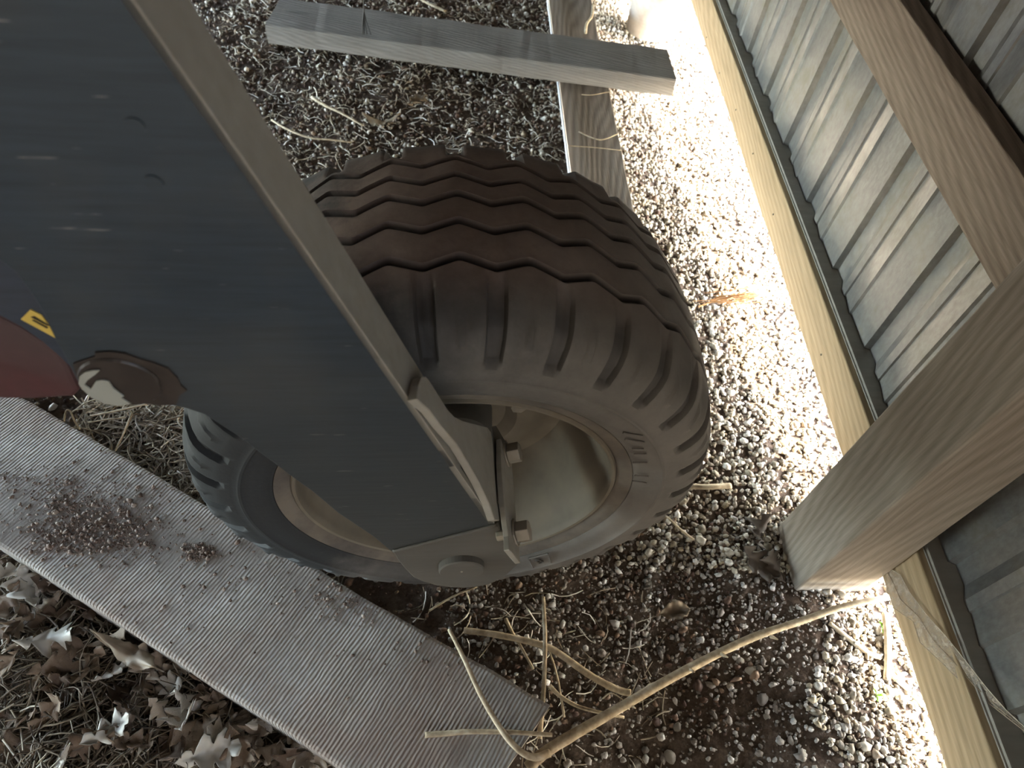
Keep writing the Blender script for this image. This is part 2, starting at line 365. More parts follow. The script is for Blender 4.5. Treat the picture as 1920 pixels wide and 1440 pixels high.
# ------------------------------------------------------------------ post
post = empty('timber_post', (.654, .487, 0))
tag(post, 'square timber post standing on the gravel against the metal wall', 'post')
def post_mesh():
    mb = MB(); n = 40; x0, x1, ya, yb = .5915, .7125, .427, .547
    cs = []
    r = .004
    for (cx, cy, a0) in ((x1 - r, yb - r, 0), (x0 + r, yb - r, 90), (x0 + r, ya + r, 180), (x1 - r, ya + r, 270)):
        for k in range(3):
            a = math.radians(a0 + 45 * k); cs.append((cx + math.cos(a) * r, cy + math.sin(a) * r))
    for i in range(n + 1):
        z = 2.55 * (i / n) ** 1.8
        for j, (x, y) in enumerate(cs):
            nn = noise.noise(Vector((z * 11, j // 3 * 4.0, 3))) + .6 * noise.noise(Vector((z * 45, j // 3 * 9.0, 1)))
            zz = z
            if i == 0: zz = -.012 if x < .65 else (.006 if y > .5 else .012)
            mb.v.append((x + nn * .0014, y + nn * .0012, zz))
    m = len(cs)
    for i in range(n):
        for j in range(m):
            j2 = (j + 1) % m; mb.f.append((i * m + j, i * m + j2, (i + 1) * m + j2, (i + 1) * m + j))
    mb.f.append(tuple(range(m))); mb.f.append(tuple(n * m + j for j in range(m)))
    return mb
pm = post_mesh(); Mp = frame((.654, .487, 0), (0, 0, 1), (0, -1, 0)); Mi = Mp.inverted()
pm.v = [tuple(Mi @ Vector(v)) for v in pm.v]
po = pm.build('shaft', M_POST, M=Mp); po.parent = post; po.matrix_parent_inverse = Matrix.Translation(post.location).inverted(); po.matrix_basis = Mp

# ------------------------------------------------------------------ boards on the ground
# rough sawn plank, front left
ZP = .075
tp = atz(1012, 1309, ZP); tp.z = 0; dirp = Vector((-.88, .476, 0)).normalized(); prp = Vector((-.476, -.88, 0)).normalized()
Lp = 1.32; Wp = .205
cen = tp + dirp * Lp / 2 + prp * Wp / 2
pk = board('rough_sawn_plank', Lp, Wp, .074, M_SAWN, M=frame((cen.x, cen.y, ZP - .037), -dirp, (0, 0, 1)), seg=70, wob=.0022, r=.006, endcut=.035, seed=2)
tag(pk, 'wide grey rough-sawn plank with reddish dirt lying in front of the tyre', 'plank')
# squared timber at the back
a = atz(512, 22, .085); b = atz(1262, 132, .085)
d = (b - a).normalized(); a2 = a; 
cen = (atz(1262, 90, .09) + atz(1257, 150, .09)) / 2
cen2 = (atz(518, 2, .09) + atz(506, 38, .09)) / 2
d = (cen - cen2); L = d.length; m_ = (cen + cen2) / 2
tb = board('squared_timber', L, .165, .055, M_GREYW, M=frame((m_.x, m_.y, .062), d, (0, 0, 1)), seg=50, wob=.003, r=.005, endcut=-.02, seed=11)
tag(tb, 'short thick grey timber lying across the board behind the tyre', 'timber')
# cross board under it
cb = empty('ground_board', (.33, 2.0, .01)); tag(cb, 'flat brownish board half buried in gravel, running under the thick grey timber', 'board')
c1 = (atz(1027, 0, .015) + atz(1108, 0, .015)) / 2; c2 = (atz(1076, 400, .015) + atz(1190, 400, .015)) / 2
d = (c1 - c2); c1 = c1 + d * .5; c2 = c2 - d * .22; d = c1 - c2; m_ = (c1 + c2) / 2
o = board('plank_body', d.length, .150, .022, wood('damp_board', (.12, .10, .08), (.19, .165, .14), (.25, .22, .19), 1, .0006, False), seg=50, wob=.002, r=.003, seed=4, M=frame((m_.x, m_.y, .008), d, (0, 0, 1)))
o.parent = cb; o.matrix_parent_inverse = Matrix.Translation(cb.location).inverted()
left = Vector((0, 0, 1)).cross(d).normalized() * .079
mb = MB(); mb.tube([m_ + left + d * t_ + Vector((0, 0, .016)) for t_ in np.linspace(-.48, .48, 12)], .0045, 6)  # pale tube painted as the highlight on the board's left edge
o = mb.build('edge_strip', M_WHITE, cb, True); tag(o, 'thin bluish-white strip painting a highlight along the left edge')

# round pale post far right top
mb = MB(); c = atz(1228, 58, -.03)
ps = [(c.x, c.y + .07, -.06 + k * .2) for k in range(8)]
mb.tube(ps, [.086, .085, .084, .084, .083, .083, .082, .082], 28)
tag(mb.build('round_post', M_ROUND, sm=False), 'pale round post standing in sunlit gravel beyond the thick grey timber', 'post')
for p in bpy.data.objects['round_post'].data.polygons: p.use_smooth = len(p.vertices) == 4

# ------------------------------------------------------------------ the implement: leg, wheel, brackets
imp = empty('towed_implement', tuple(HUB * np.array([1, 1, 0])))
tag(imp, 'farm implement leg of dark steel carrying a dusty ribbed rubber tyre', 'farm machine')
AXV = Vector(AX); HV = Vector(HUB)
def cyl3(s, r, th): return HUB + AX * s + r * (math.cos(th) * U + math.sin(th) * np.array([0, 0, 1]))
# tyre
NPER = 30; NC = 26; NT_ = NPER * NC
ths = np.arange(NT_) * 2 * PI / NT_ + math.radians(90.8)
ph = (np.arange(NT_) % NC) / NC            # 0 at peak, .5 at valley
tri = 4 * np.abs(((ph + .5) % 1) - .5) - 1  # -1 at 0, +1 at .5
tri = np.clip(tri * 1.12, -1, 1)
lug = 1 - smooth(.10, .165, np.abs(ph - .5))          # near-side recess, centred on the valleys
lugf = 1 - smooth(.10, .165, np.minimum(ph, 1 - ph))   # far-side recess
mark = (np.minimum(ph, 1 - ph) < .075).astype(float)
rows = []; RA = []
def crown(s): return .336 - .80 * s * s
def row(s, r, ds=0.0, dr=None, g=0.0): RA.append(np.full(NT_, g) + 0 * ph); rows.append((np.full(NT_, s) + ds, np.full(NT_, r) - (0 if dr is None else dr)))
row(.128, .196); row(.134, .199)
for s, r in ((.1375, .204), (.1415, .209), (.1435, .216), (.1445, .2215), (.1475, .2225), (.149, .226), (.1505, .2275), (.1525, .236), (.1545, .246), (.1555, .254), (.1575, .2565), (.1575, .2595), (.1555, .262), (.1552, .268)):
    row(s, r)
side = [(.1548, .274, 0), (.1542, .279, .35), (.1530, .285, .9), (.1520, .2868, 1), (.1490, .2945, 1), (.1465, .299, 1), (.1415, .3065, 1), (.134, .3135, 1), (.126, .3185, 1), (.1185, .3218, 1), (.110, crown(.110) - .001, 1), (.100, crown(.100), .9), (.090, crown(.09), .5)]
for q, (s, r, k) in enumerate(side):
    nrm = (.85, .5) if r < .3 else ((.5, .85) if r < .315 else (.1, 1))
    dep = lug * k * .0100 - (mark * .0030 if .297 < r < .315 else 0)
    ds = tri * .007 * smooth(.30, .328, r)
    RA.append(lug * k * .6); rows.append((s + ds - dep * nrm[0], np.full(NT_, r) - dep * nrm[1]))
row(.0765, crown(.0765), tri * .0068)
def groove(c, w=.0102, dep=.0100, k=1.0):
    for o_, d_ in ((w / 2 + .0006, 0), (w / 2 - .0014, dep), (-w / 2 + .0014, dep), (-w / 2 - .0006, 0)):
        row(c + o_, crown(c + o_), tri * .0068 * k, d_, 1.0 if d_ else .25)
GC = [.0675 + .002, .0225, -.0185, -.052, -.084]
for q, c in enumerate(GC):
    groove(c)
    if q < 4:
        m_s = (c + GC[q + 1]) / 2
        for e in (.011, 0, -.011): row(m_s + e, crown(m_s + e) + .0004, tri * .0068)
for s in (-.094, -.100, -.108, -.116, -.124):
    dep = lugf * .016 if s < -.097 else lugf * 0
    row(s, crown(s), tri * .0068 * (1 if s > -.11 else .3), dep)
for s, r, k in ((-.133, .314, 1), (-.142, .305, 1), (-.149, .292, 1), (-.1535, .280, .5), (-.155, .268, 0), (-.1555, .25, 0), (-.152, .235, 0), (-.146, .220, 0), (-.138, .206, 0), (-.130, .196, 0), (-.110, .190, 0), (.110, .190, 0)):
    dep = lugf * k * .008
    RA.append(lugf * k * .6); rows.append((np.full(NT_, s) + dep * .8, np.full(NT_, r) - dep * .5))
Sg = np.array([r_[0] for r_ in rows]); Rg = np.array([r_[1] for r_ in rows])
cz, sz = np.cos(ths), np.sin(ths)
P = HUB[None, None] + Sg[..., None] * AX + Rg[..., None] * (cz[:, None] * U + sz[:, None] * np.array([0, 0, 1]))
# flatten at the ground
P[..., 2] = np.maximum(P[..., 2], .003 + .25 * np.minimum(0, P[..., 2]))
nr = len(rows); idx = np.arange(nr * NT_).reshape(nr, NT_)
nxt = np.roll(np.arange(nr), -1)
A_, B_ = idx, np.roll(idx, -1, 1)
Fq = np.stack([A_, B_, B_[nxt], A_[nxt]], -1).reshape(-1, 4)
wheel = empty('wheel', (0, 0, 0)); wheel.parent = imp; wheel.location = (0, 0, HUB[2])
def to_parent(o, par, chain=None):
    """keep world placement; par's own world offset is given by the chain of Empty locations"""
    w = Vector((0, 0, 0)); q = par
    while q: w = w + q.location; q = q.parent
    o.parent = par; o.matrix_parent_inverse = Matrix.Translation(-w)
    return o
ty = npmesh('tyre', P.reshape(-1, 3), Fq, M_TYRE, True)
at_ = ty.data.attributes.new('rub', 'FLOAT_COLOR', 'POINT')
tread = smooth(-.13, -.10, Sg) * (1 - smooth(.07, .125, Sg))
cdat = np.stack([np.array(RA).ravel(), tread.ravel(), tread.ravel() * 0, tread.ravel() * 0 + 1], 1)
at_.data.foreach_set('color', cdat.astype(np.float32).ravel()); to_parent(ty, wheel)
bm = bmesh.new(); bm.from_mesh(ty.data); bmesh.ops.recalc_face_normals(bm, faces=bm.faces); bm.to_mesh(ty.data); bm.free()
# sharper edges on tread
try: ty.data.set_sharp_from_angle(angle=math.radians(38))
except Exception: pass
ty['label'] = 'dusty rubber tyre with five zigzag grooves and shoulder lugs'
def lathe(name, prof, mat, parent, n=96, closed=True, smooth_=True):
    Sg = np.array([p[0] for p in prof]); Rg = np.array([p[1] for p in prof]); t = np.arange(n) * 2 * PI / n
    P = HUB[None, None] + Sg[:, None, None] * AX + Rg[:, None, None] * (np.cos(t)[None, :, None] * U + np.sin(t)[None, :, None] * np.array([0, 0, 1]))
    m = len(prof); idx = np.arange(m * n).reshape(m, n); B_ = np.roll(idx, -1, 1)
    if closed: nx_ = np.roll(np.arange(m), -1); Fq = np.stack([idx, B_, B_[nx_], idx[nx_]], -1).reshape(-1, 4)
    else: Fq = np.stack([idx[:-1], B_[:-1], B_[1:], idx[1:]], -1).reshape(-1, 4)
    o = npmesh(name, P.reshape(-1, 3), Fq, mat, smooth_)
    bm = bmesh.new(); bm.from_mesh(o.data)
    bmesh.ops.remove_doubles(bm, verts=bm.verts, dist=1e-5)
    bmesh.ops.recalc_face_normals(bm, faces=bm.faces); bm.to_mesh(o.data); bm.free()
    try: o.data.set_sharp_from_angle(angle=math.radians(35))
    except Exception: pass
    return to_parent(o, parent)
bead = lathe('bead_band', [(.1385, .2035), (.1428, .2085), (.1455, .2165), (.1468, .2215), (.1440, .2218), (.138, .212), (.134, .203)], M_BEAD, wheel, 128); tag(bead, 'pale dusty band round the rim')
rim = lathe('rim', [(.1385, .2030), (.1415, .2005), (.1405, .1970), (.1365, .1950), (.131, .1935), (.118, .1925), (.110, .1880), (.095, .1840), (.060, .1760), (.030, .1680), (.012, .155), (.010, .140), (.020, .120), (.030, .105), (.030, .085), (.018, .070), (.016, .0), (.008, .0), (.008, .066), (.018, .083), (.020, .10), (.008, .122), (.0, .140), (.0, .158), (.020, .174), (.06, .181), (.10, .189), (.128, .198)], M_RIM, wheel, 128)
hubb = lathe('hub', [(.016, .0), (.016, .052), (.050, .050), (.058, .046), (.060, .034), (.20, .030), (.2, 0)], M_HUBP, wheel, 40, False)
for k in range(5):
    th = k * 2 * PI / 5 + .5; c = Vector(cyl3(.018, .066 + .028, th))
    mb = MB(); mb.tube([c, c + AXV * .026], .011, 6); mb.build('wheel_nut', M_BOLT); to_parent(bpy.data.objects[[o.name for o in bpy.data.objects if o.name.startswith('wheel_nut')][-1]], wheel)
# embossed mark B in a box on the sidewall
def emboss_plane(px, py, s):
    return atp(px, py, s)
c0 = emboss_plane(1012, 1053, .1560)
tx = Vector(U); tu = Vector((0, 0, 1))
mb = MB()
qd = [emboss_plane(x, y, .155) for x, y in ((992, 1047), (1027, 1038), (1033, 1055), (1001, 1066))]
for i in range(4): mb.tube([qd[i], qd[(i + 1) % 4]], .0016, 5)
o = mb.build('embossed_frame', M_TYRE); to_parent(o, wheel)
cu = bpy.data.curves.new('b', 'FONT'); cu.body = 'B'; cu.size = .020; cu.extrude = .0012; cu.align_x = 'CENTER'; cu.align_y = 'CENTER'
tmp = bpy.data.objects.new('tmp', cu); COL.objects.link(tmp); bpy.context.view_layer.update()
me = bpy.data.meshes.new_from_object(tmp.evaluated_get(bpy.context.evaluated_depsgraph_get())); bpy.data.objects.remove(tmp)
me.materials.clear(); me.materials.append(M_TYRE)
o = bpy.data.objects.new('embossed_letter', me); COL.objects.link(o)
dx = (qd[1] - qd[0]).normalized(); o.matrix_world = frame(c0, dx, AX); M0 = o.matrix_world.copy(); to_parent(o, wheel); o.matrix_basis = M0
# faint mouldings beside the rim at the right
mb = MB()
for (x, y, x2, y2) in ((1168, 812, 1205, 818), (1172, 824, 1208, 830), (1185, 842, 1207, 842), (1188, 852, 1212, 852), (1186, 868, 1214, 868), (1190, 892, 1216, 894), (1186, 902, 1212, 906)):
    mb = MB(); mb.tube([atp(x, y, .1552), atp(x2, y2, .1568)], .0012, 5)
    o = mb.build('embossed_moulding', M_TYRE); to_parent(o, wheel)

# steel leg -------------------------------------------------------------
SP = .24
P1 = atp(251, 0, SP); P2 = atp(928, 982, SP); ED = (P2 - P1).normalized()
NF = AXV.cross(ED).normalized()
if NF.x < 0: NF = -NF                      # outward to the right
def atF(px, py, off=0.0):
    d = ray(px, py); p = P1 + NF * off; nf = np.array(NF); return Vector(CAM + d * (((np.array(p) - CAM) @ nf) / (d @ nf)))
TOP = P1 - ED * .42
pix = [(928, 982), (735, 1035), (700, 1006), (634, 962), (585, 921), (547, 894), (512, 867), (485, 847), (456, 824), (419, 800), (383, 777), (350, 766), (325, 761), (269, 757), (246, 758), (208, 757), (173, 745), (152, 728), (140, 705), (125, 675), (104, 637), (90, 602), (69, 567), (54, 545), (29, 511), (0, 489)]
poly = [atp(x, y, SP) for x, y in pix]
pl = poly[-1]; poly += [pl + Vector(U) * -.10 + Vector((0, 0, .03)), pl + Vector(U) * -.22 + Vector((0, 0, .12)), pl + Vector(U) * -.25 + Vector((0, 0, .62)), TOP]
mb = MB(); mb.prism(poly, -AXV * .008)
leg = mb.build('leg_plate', M_ARM, bevel=.0008); to_parent(leg, imp); tag(leg, 'broad dark steel leg plate')
def ptF(along, back): return P1 + ED * along - AXV * back
mb = MB(); mb.prism([TOP, ptF(-.3, .0), ptF(.40, 0), ptF(.45, 0), ptF(.45, .007), ptF(.405, .045), ptF(-.42, .053)], -NF * .006)
o = mb.build('edge_flange', M_EDGE, bevel=.0008); to_parent(o, imp); tag(o, 'pale dusty flange down the right edge')
mb = MB(); mb.prism([ptF(.43, 0), P2, P2 - AXV * .007, ptF(.43, .007)], -NF * .006)
o = mb.build('edge_strip', M_EDGE); to_parent(o, imp)
# inner back plate so that the leg is a box section
mb = MB(); bp = [ptF(-.42, .044) - Vector(U) * .008, ptF(.38, .044) - Vector(U) * .008, ptF(.38, .044) - Vector(U) * .10, ptF(-.42, .044) - Vector(U) * .16]
mb.prism(bp, -AXV * .005); o = mb.build('inner_plate', M_ARM); to_parent(o, imp)
# gusset
gp = [(781, 748), (785, 722), (790, 706), (799, 706), (806, 714), (822, 740), (840, 768), (852, 781), (868, 789), (895, 796), (914, 801), (921, 810), (925, 840), (928, 890), (932, 940), (937, 976), (928, 975), (918, 945), (900, 908), (880, 872), (858, 835), (828, 800), (806, 770)]
mb = MB(); mb.prism([atF(x, y, .009) for x, y in gp], -NF * .008)
o = mb.build('gusset', M_EDGE, bevel=.001); to_parent(o, imp); tag(o, 'dusty pale gusset joining leg and axle bracket')
# small slot boss next to gusset top
mb = MB(); mb.tube([atF(787, 715, .003), atF(790, 762, .003)], .006, 8); o = mb.build('weld_bead', M_HUBP, sm=True); to_parent(o, imp)
# clamp plates
cpn = [(939, 822), (944, 835), (960, 868), (964, 920), (969, 985), (976, 1056), (955, 1031), (954, 1005), (951, 985), (946, 950), (942, 905), (940, 870)]
mb = MB(); mb.prism([atF(x, y, .016) for x, y in cpn], -NF * .006)
o = mb.build('clamp_plate', M_EDGE, bevel=.0008); to_parent(o, imp)
mb = MB(); mb.prism([atF(x, y, .008) for x, y in [(922, 800), (930, 798), (940, 815), (953, 838), (948, 846), (936, 840), (932, 830), (934, 960), (928, 900)]], -NF * .003)
o = mb.build('spacer_plate', M_HUBP); to_parent(o, imp)
for (x, y) in ((949, 852), (965, 999)):
    c = atF(x, y, .016); mb = MB(); mb.tube([c, c + NF * .0025], .0148, 16); mb.tube([c + NF * .0025, c + NF * .0165], .0122, 6)
    mb.tube([c - NF * .02, c], .006, 8)
    o = mb.build('hex_bolt', M_BOLT, bevel=.0008); to_parent(o, imp)
# axle bracket (rounded lower end)
br = [(935, 983), (735, 1034), (745, 1050), (758, 1066), (775, 1083), (795, 1092), (820, 1099), (845, 1102), (870, 1103), (895, 1101), (918, 1096), (935, 1088), (952, 1077), (970, 1060), (975, 1054), (958, 1040), (952, 1030), (948, 1012), (940, 995)]
mb = MB(); mb.prism([atp(x, y, SP + .002) for x, y in br], -AXV * .030)
o = mb.build('axle_bracket', M_HUBP, bevel=.002); to_parent(o, imp); tag(o, 'rounded dusty bracket holding the axle end')
mb = MB(); mb.tube([atp(735 + (935 - 735) * t_, 1034 + (983 - 1034) * t_, SP + .0015) + Vector((0, 0, .0006 * math.sin(t_ * 90))) for t_ in np.linspace(0.01, .98, 40)], .0022, 6)
o = mb.build('weld_seam', M_HUBP, sm=True); to_parent(o, imp)
hc = atp(865, 1058, SP + .002)
def disc(name, mat, c, r, h, cham, n=40):
    mb = MB(); mb.tube([c - AXV * .003, c + AXV * (h - cham), c + AXV * h, c + AXV * h], [r, r, r - cham, r - cham * 1.05], n); return mb.build(name, mat)
o = disc('hub_cap', M_HUBP, hc, .0265, .009, .0015); to_parent(o, imp); o2 = o
mb = MB(); mb.tube([hc + AXV * .0085, hc + AXV * .0098], [.002, .001], 8); q = mb.build('centre_mark', M_EDGE); to_parent(q, imp)
# greasy pin boss at the lower left corner of the leg
cg = atp(232, 712, SP)
gpix = [(137, 683), (150, 678), (178, 669), (178, 662), (205, 660), (235, 664), (262, 674), (290, 682), (315, 692), (333, 710), (338, 722), (350, 733), (337, 741), (330, 759), (300, 760), (270, 757), (246, 758), (200, 757), (170, 744), (150, 725)]
mb = MB(); mb.prism([atp(x, y, SP + .0016) for x, y in gpix], -AXV * .002)
o = mb.build('grease_patch', M_GREASE); to_parent(o, imp); tag(o, 'dark ragged greasy patch round the pin')
cg = atp(227, 713, SP); mb = MB(); mb.tube([cg - AXV * .012, cg + AXV * .002, cg + AXV * .0035, cg + AXV * .0036], [.0275, .0275, .0262, .022], 32)
o = mb.build('pin_boss', M_GREASE); to_parent(o, imp)
mb = MB(); mb.prism([atp(x, y, SP + .0052) for x, y in [(187, 695), (178, 703), (164, 713), (158, 722), (170, 730), (180, 715), (190, 713), (203, 715), (212, 728), (225, 738), (233, 743), (226, 746), (246, 758), (220, 761), (195, 757), (170, 745), (155, 731), (147, 720), (149, 706), (160, 698), (175, 695)]], -AXV * .001)
o = mb.build('paint_remnant', M_PAINTG); to_parent(o, imp); tag(o, 'pale grey crescent of paint left on the greasy pin boss')
# scratches and small pits on the leg plate
for (x, y) in ((253, 237), (288, 343)):
    c = atp(x, y, SP + .0002); mb = MB(); mb.tube([c - AXV * .002, c + AXV * .0006, c + AXV * .0006], [.0050, .0050, .0036], 16); o = mb.build('plug_weld', M_ARM); to_parent(o, imp)
# navy side sheet with sticker, red body behind the leg
sd = [(-60, 440), (10, 480), (60, 540), (110, 620), (145, 690), (135, 690), (112, 668), (80, 640), (40, 612), (-60, 560)]
mb = MB(); mb.prism([atp(x, y, .215) for x, y in sd], -AXV * .006); o = mb.build('navy_side_sheet', M_NAVY); to_parent(o, imp); nv = o
st = [(39, 599), (57, 581), (78, 592), (90, 608), (104, 634)]
mb = MB(); mb.prism([atp(x, y, .2158) for x, y in st], -AXV * .0008); o = mb.build('warning_sticker', M_YEL); o.parent = nv; tag(o, 'yellow warning sticker with black bars')
mb = MB()
for q in ([(58, 595), (64, 594), (93, 611), (88, 611)], [(60, 601), (64, 601), (90, 615), (87, 616)]):
    mb.prism([atp(x, y, .2164) for x, y in q], -AXV * .0006)
o = mb.build('printed_bars', M_BLK); o.parent = nv
rd = [(-80, 540), (0, 596), (40, 616), (80, 642), (115, 665), (130, 690), (140, 715), (150, 733), (140, 745), (60, 750), (0, 749), (-80, 751)]
mb = MB(); mb.prism([atp(x, y, .200) for x, y in rd], -AXV * .09); o = mb.build('red_body', M_RED, bevel=.004); to_parent(o, imp); tag(o, 'faded red painted casing behind the leg')

# ------------------------------------------------------------------ gravel (nobody could count it)
ICO_V = []
_b = bmesh.new(); bmesh.ops.create_icosphere(_b, subdivisions=1, radius=1); ICO = np.array([v.co[:] for v in _b.verts]); ICF = np.array([[v.index for v in f.verts] for f in _b.faces]); _b.free()
_b = bmesh.new(); bmesh.ops.create_icosphere(_b, subdivisions=2, radius=1); ICO2 = np.array([v.co[:] for v in _b.verts]); ICF2 = np.array([[v.index for v in f.verts] for f in _b.faces]); _b.free()
def rotm(n):
    q = rng.normal(size=(n, 4)); q /= np.linalg.norm(q, axis=1)[:, None]; w, x, y, z = q.T
    return np.stack([1 - 2 * (y * y + z * z), 2 * (x * y - z * w), 2 * (x * z + y * w), 2 * (x * y + z * w), 1 - 2 * (x * x + z * z), 2 * (y * z - x * w), 2 * (x * z - y * w), 2 * (y * z + x * w), 1 - 2 * (x * x + y * y)], 1).reshape(n, 3, 3)
def stones(name, xy, size, mat, lift=.25):
    n = len(xy); sc = size[:, None] * rng.uniform(.5, 1.35, (n, 3)) * .5
    V = ICO[None] * (1 + rng.normal(0, .20, (n, 12, 1))) * sc[:, None, :]
    V = np.einsum('nij,nkj->nki', rotm(n), V)
    z = gz(xy[:, 0], xy[:, 1]) + size * lift * rng.uniform(.2, 1.6, n)
    V = V + np.stack([xy[:, 0], xy[:, 1], z], 1)[:, None, :]
    Fc = ICF[None] + (np.arange(n) * 12)[:, None, None]
    return npmesh(name, V.reshape(-1, 3), Fc.reshape(-1, 3), mat)
def scatter(n, x0, x1, y0, y1): return np.stack([rng.uniform(x0, x1, n), rng.uniform(y0, y1, n)], 1)
def in_plank(p, m=0.0):
    q = p - np.array([tp.x, tp.y]); a = q @ np.array(dirp)[:2]; b = q @ np.array(prp)[:2]
    return (a > -m) & (a < Lp) & (b > -m) & (b < Wp + m)
# density helper: patchy noise
def patch(p, f=3.0, s=0.0): return .5 + .25 * (np.sin(p[:, 0] * f * 2.1 + s) * np.sin(p[:, 1] * f * 1.7 + 2 * s) + np.sin(p[:, 0] * f * 4.7 + p[:, 1] * f * 3.1 + s))
# dense pale gravel by the wall, inside and outside
p = scatter(66000, .12, 1.25, .05, 3.1)
bound = .42 - .10 * smooth(.55, 1.3, p[:, 1]) + .08 * np.sin(p[:, 1] * 9)
keep = (rng.random(len(p)) < smooth(-.12, .12, p[:, 0] - bound) * (p[:, 0] < 1.0) + .35 * (p[:, 0] >= 1.0)) & ~((p[:, 1] < .46) & (p[:, 0] < .60 + .04 * np.sin(p[:, 1] * 20)))
p = p[keep]; sz = np.clip(rng.lognormal(math.log(.0082), .28, len(p)), .004, .016)
tag(stones('gravel', p, sz, M_STONE), 'pale sunlit gravel strip along the foot of the metal wall', 'gravel', kind='stuff')
# darker mixed gravel behind the tyre
p = scatter(30000, -.9, .45, .55, 3.1); keep = (rng.random(len(p)) < .12 + .55 * patch(p, 3.3, 1.0)); p = p[keep]
sz = np.clip(rng.lognormal(math.log(.0076), .3, len(p)), .003, .016)
tag(stones('gravel_litter', p, sz, M_STONE), 'mixed gravel over dark red soil behind the tyre', 'gravel', kind='stuff')
# sparse grit in the dark soil in front
p = scatter(11000, .0, .72, .04, .56); p = p[~in_plank(p)]; p = p[rng.random(len(p)) < .25 + .65 * smooth(.05, .5, p[:, 1]) + .3 * smooth(.4, .7, p[:, 0])]
sz = np.clip(rng.lognormal(math.log(.0046), .42, len(p)), .002, .013)
tag(stones('soil_grit', p, sz, M_STONEG, .2), 'fine grey grit in the dark soil in front of the tyre', 'grit', kind='stuff')
# reddish bark crumbs everywhere on the left
p = scatter(22000, -1.0, .5, .2, 3.0); p = p[~in_plank(p, -.0)]
sz = np.clip(rng.lognormal(math.log(.006), .4, len(p)), .002, .018)
tag(stones('bark_crumbs', p, sz, M_CHIP, .2), 'dark reddish bark crumbs between the boards', 'bark', kind='stuff')
# dirt on the plank
def clods(name, n, label):
    cl = []
    for (cx, cy, sp, w) in ((150, 960, 60, 5), (215, 1000, 50, 4), (120, 1010, 35, 3), (370, 1035, 16, 1.6), (60, 905, 45, 1), (300, 900, 90, .8), (650, 1110, 60, 1.6), (820, 1210, 90, .6), (400, 1080, 120, .7)):
        k = int(n * w / 17.7); cl.append(np.stack([rng.normal(cx, sp, k), rng.normal(cy, sp * .55, k)], 1))
    c = np.concatenate(cl); q = np.array([atz(x, y, ZP)[:2] for x, y in c]); q = q[in_plank(q, -.006)]; m = len(q)
    size = np.clip(rng.lognormal(math.log(.0024), .6, m), .0008, .010); sc = size[:, None] * rng.uniform(.5, 1.1, (m, 3)) * .5
    V = ICO[None] * (1 + rng.normal(0, .2, (m, 12, 1))) * sc[:, None, :]; V = np.einsum('nij,nkj->nki', rotm(m), V)
    V = V + np.stack([q[:, 0], q[:, 1], ZP - .0005 + size * .2], 1)[:, None, :]
    o = npmesh(name, V.reshape(-1, 3), (ICF[None] + (np.arange(m) * 12)[:, None, None]).reshape(-1, 3), M_CLOD); tag(o, label, 'dirt', kind='stuff')
clods('dirt_clods', 3600, 'reddish dirt crumbs scattered on the rough-sawn plank')
# larger single stones in the dark soil at the front
bigs = [(1430, 1310, 24), (1262, 1415, 22), (1410, 1256, 20), (1275, 1360, 16), (1200, 1430, 18), (1315, 1226, 14), (1245, 1212, 16), (1222, 1228, 12), (1440, 1345, 14), (1372, 1282, 14), (1390, 1236, 16), (1240, 1150, 12), (1455, 1330, 12), (1335, 1370, 12), (1500, 1418, 20), (1570, 1400, 16), (1600, 1425, 14), (1010, 1115, 12), (1205, 1038, 13), (1255, 1030, 12), (1130, 1070, 12), (1150, 1240, 12), (1465, 1240, 13), (1540, 1290, 14), (1480, 1390, 14), (1060, 1095, 10), (1530, 1345, 12), (1180, 1270, 11)]
words = ['pointed', 'rounded', 'flat', 'small', 'grey', 'chipped']
me0 = []
for k in range(5):
    V = ICO2 * (1 + rng.normal(0, .07, (len(ICO2), 1))) * np.array([1, rng.uniform(.6, .85), rng.uniform(.35, .55)])
    V[:, 0] *= 1 + .35 * V[:, 1]
    o = npmesh('stone', V, ICF2, M_STONE1); me0.append(o.data); bpy.data.objects.remove(o)
ORD = ['first', 'second', 'third', 'fourth', 'fifth', 'sixth', 'seventh', 'eighth', 'ninth', 'tenth', 'eleventh', 'twelfth', 'thirteenth', 'fourteenth', 'fifteenth', 'sixteenth', 'seventeenth', 'eighteenth', 'nineteenth', 'twentieth', 'twenty-first', 'twenty-second', 'twenty-third', 'twenty-fourth', 'twenty-fifth', 'twenty-sixth', 'twenty-seventh', 'twenty-eighth', 'twenty-ninth', 'thirtieth']
def stem_y(x): return 1425 - (x - 995) * .455 if x < 1400 else 1212 - (x - 1400) * .33
below = sorted([b_ for b_ in bigs if b_[1] > stem_y(b_[0])]); above = sorted([b_ for b_ in bigs if b_[1] <= stem_y(b_[0])])
for k, (x, y, s) in enumerate(bigs):
    lst, w_ = (below, 'below') if (x, y, s) in below else (above, 'above')
    lab = ORD[lst.index((x, y, s))] + ' from left of the larger stones in dark soil ' + w_ + ' the long stem'
    z = .012; p_ = atz(x, y, z); p_.z = G(p_.x, p_.y) + s / 1150 * .12
    o = bpy.data.objects.new('stone', me0[k % 5]); COL.objects.link(o); o.location = p_; r_ = s / 1150 * .55
    o.scale = (r_, r_, r_); o.rotation_euler = (rnd.uniform(-.2, .2), rnd.uniform(-.2, .2), rnd.uniform(0, 6))
    tag(o, lab, 'stone', 'larger stones in the dark soil in front')

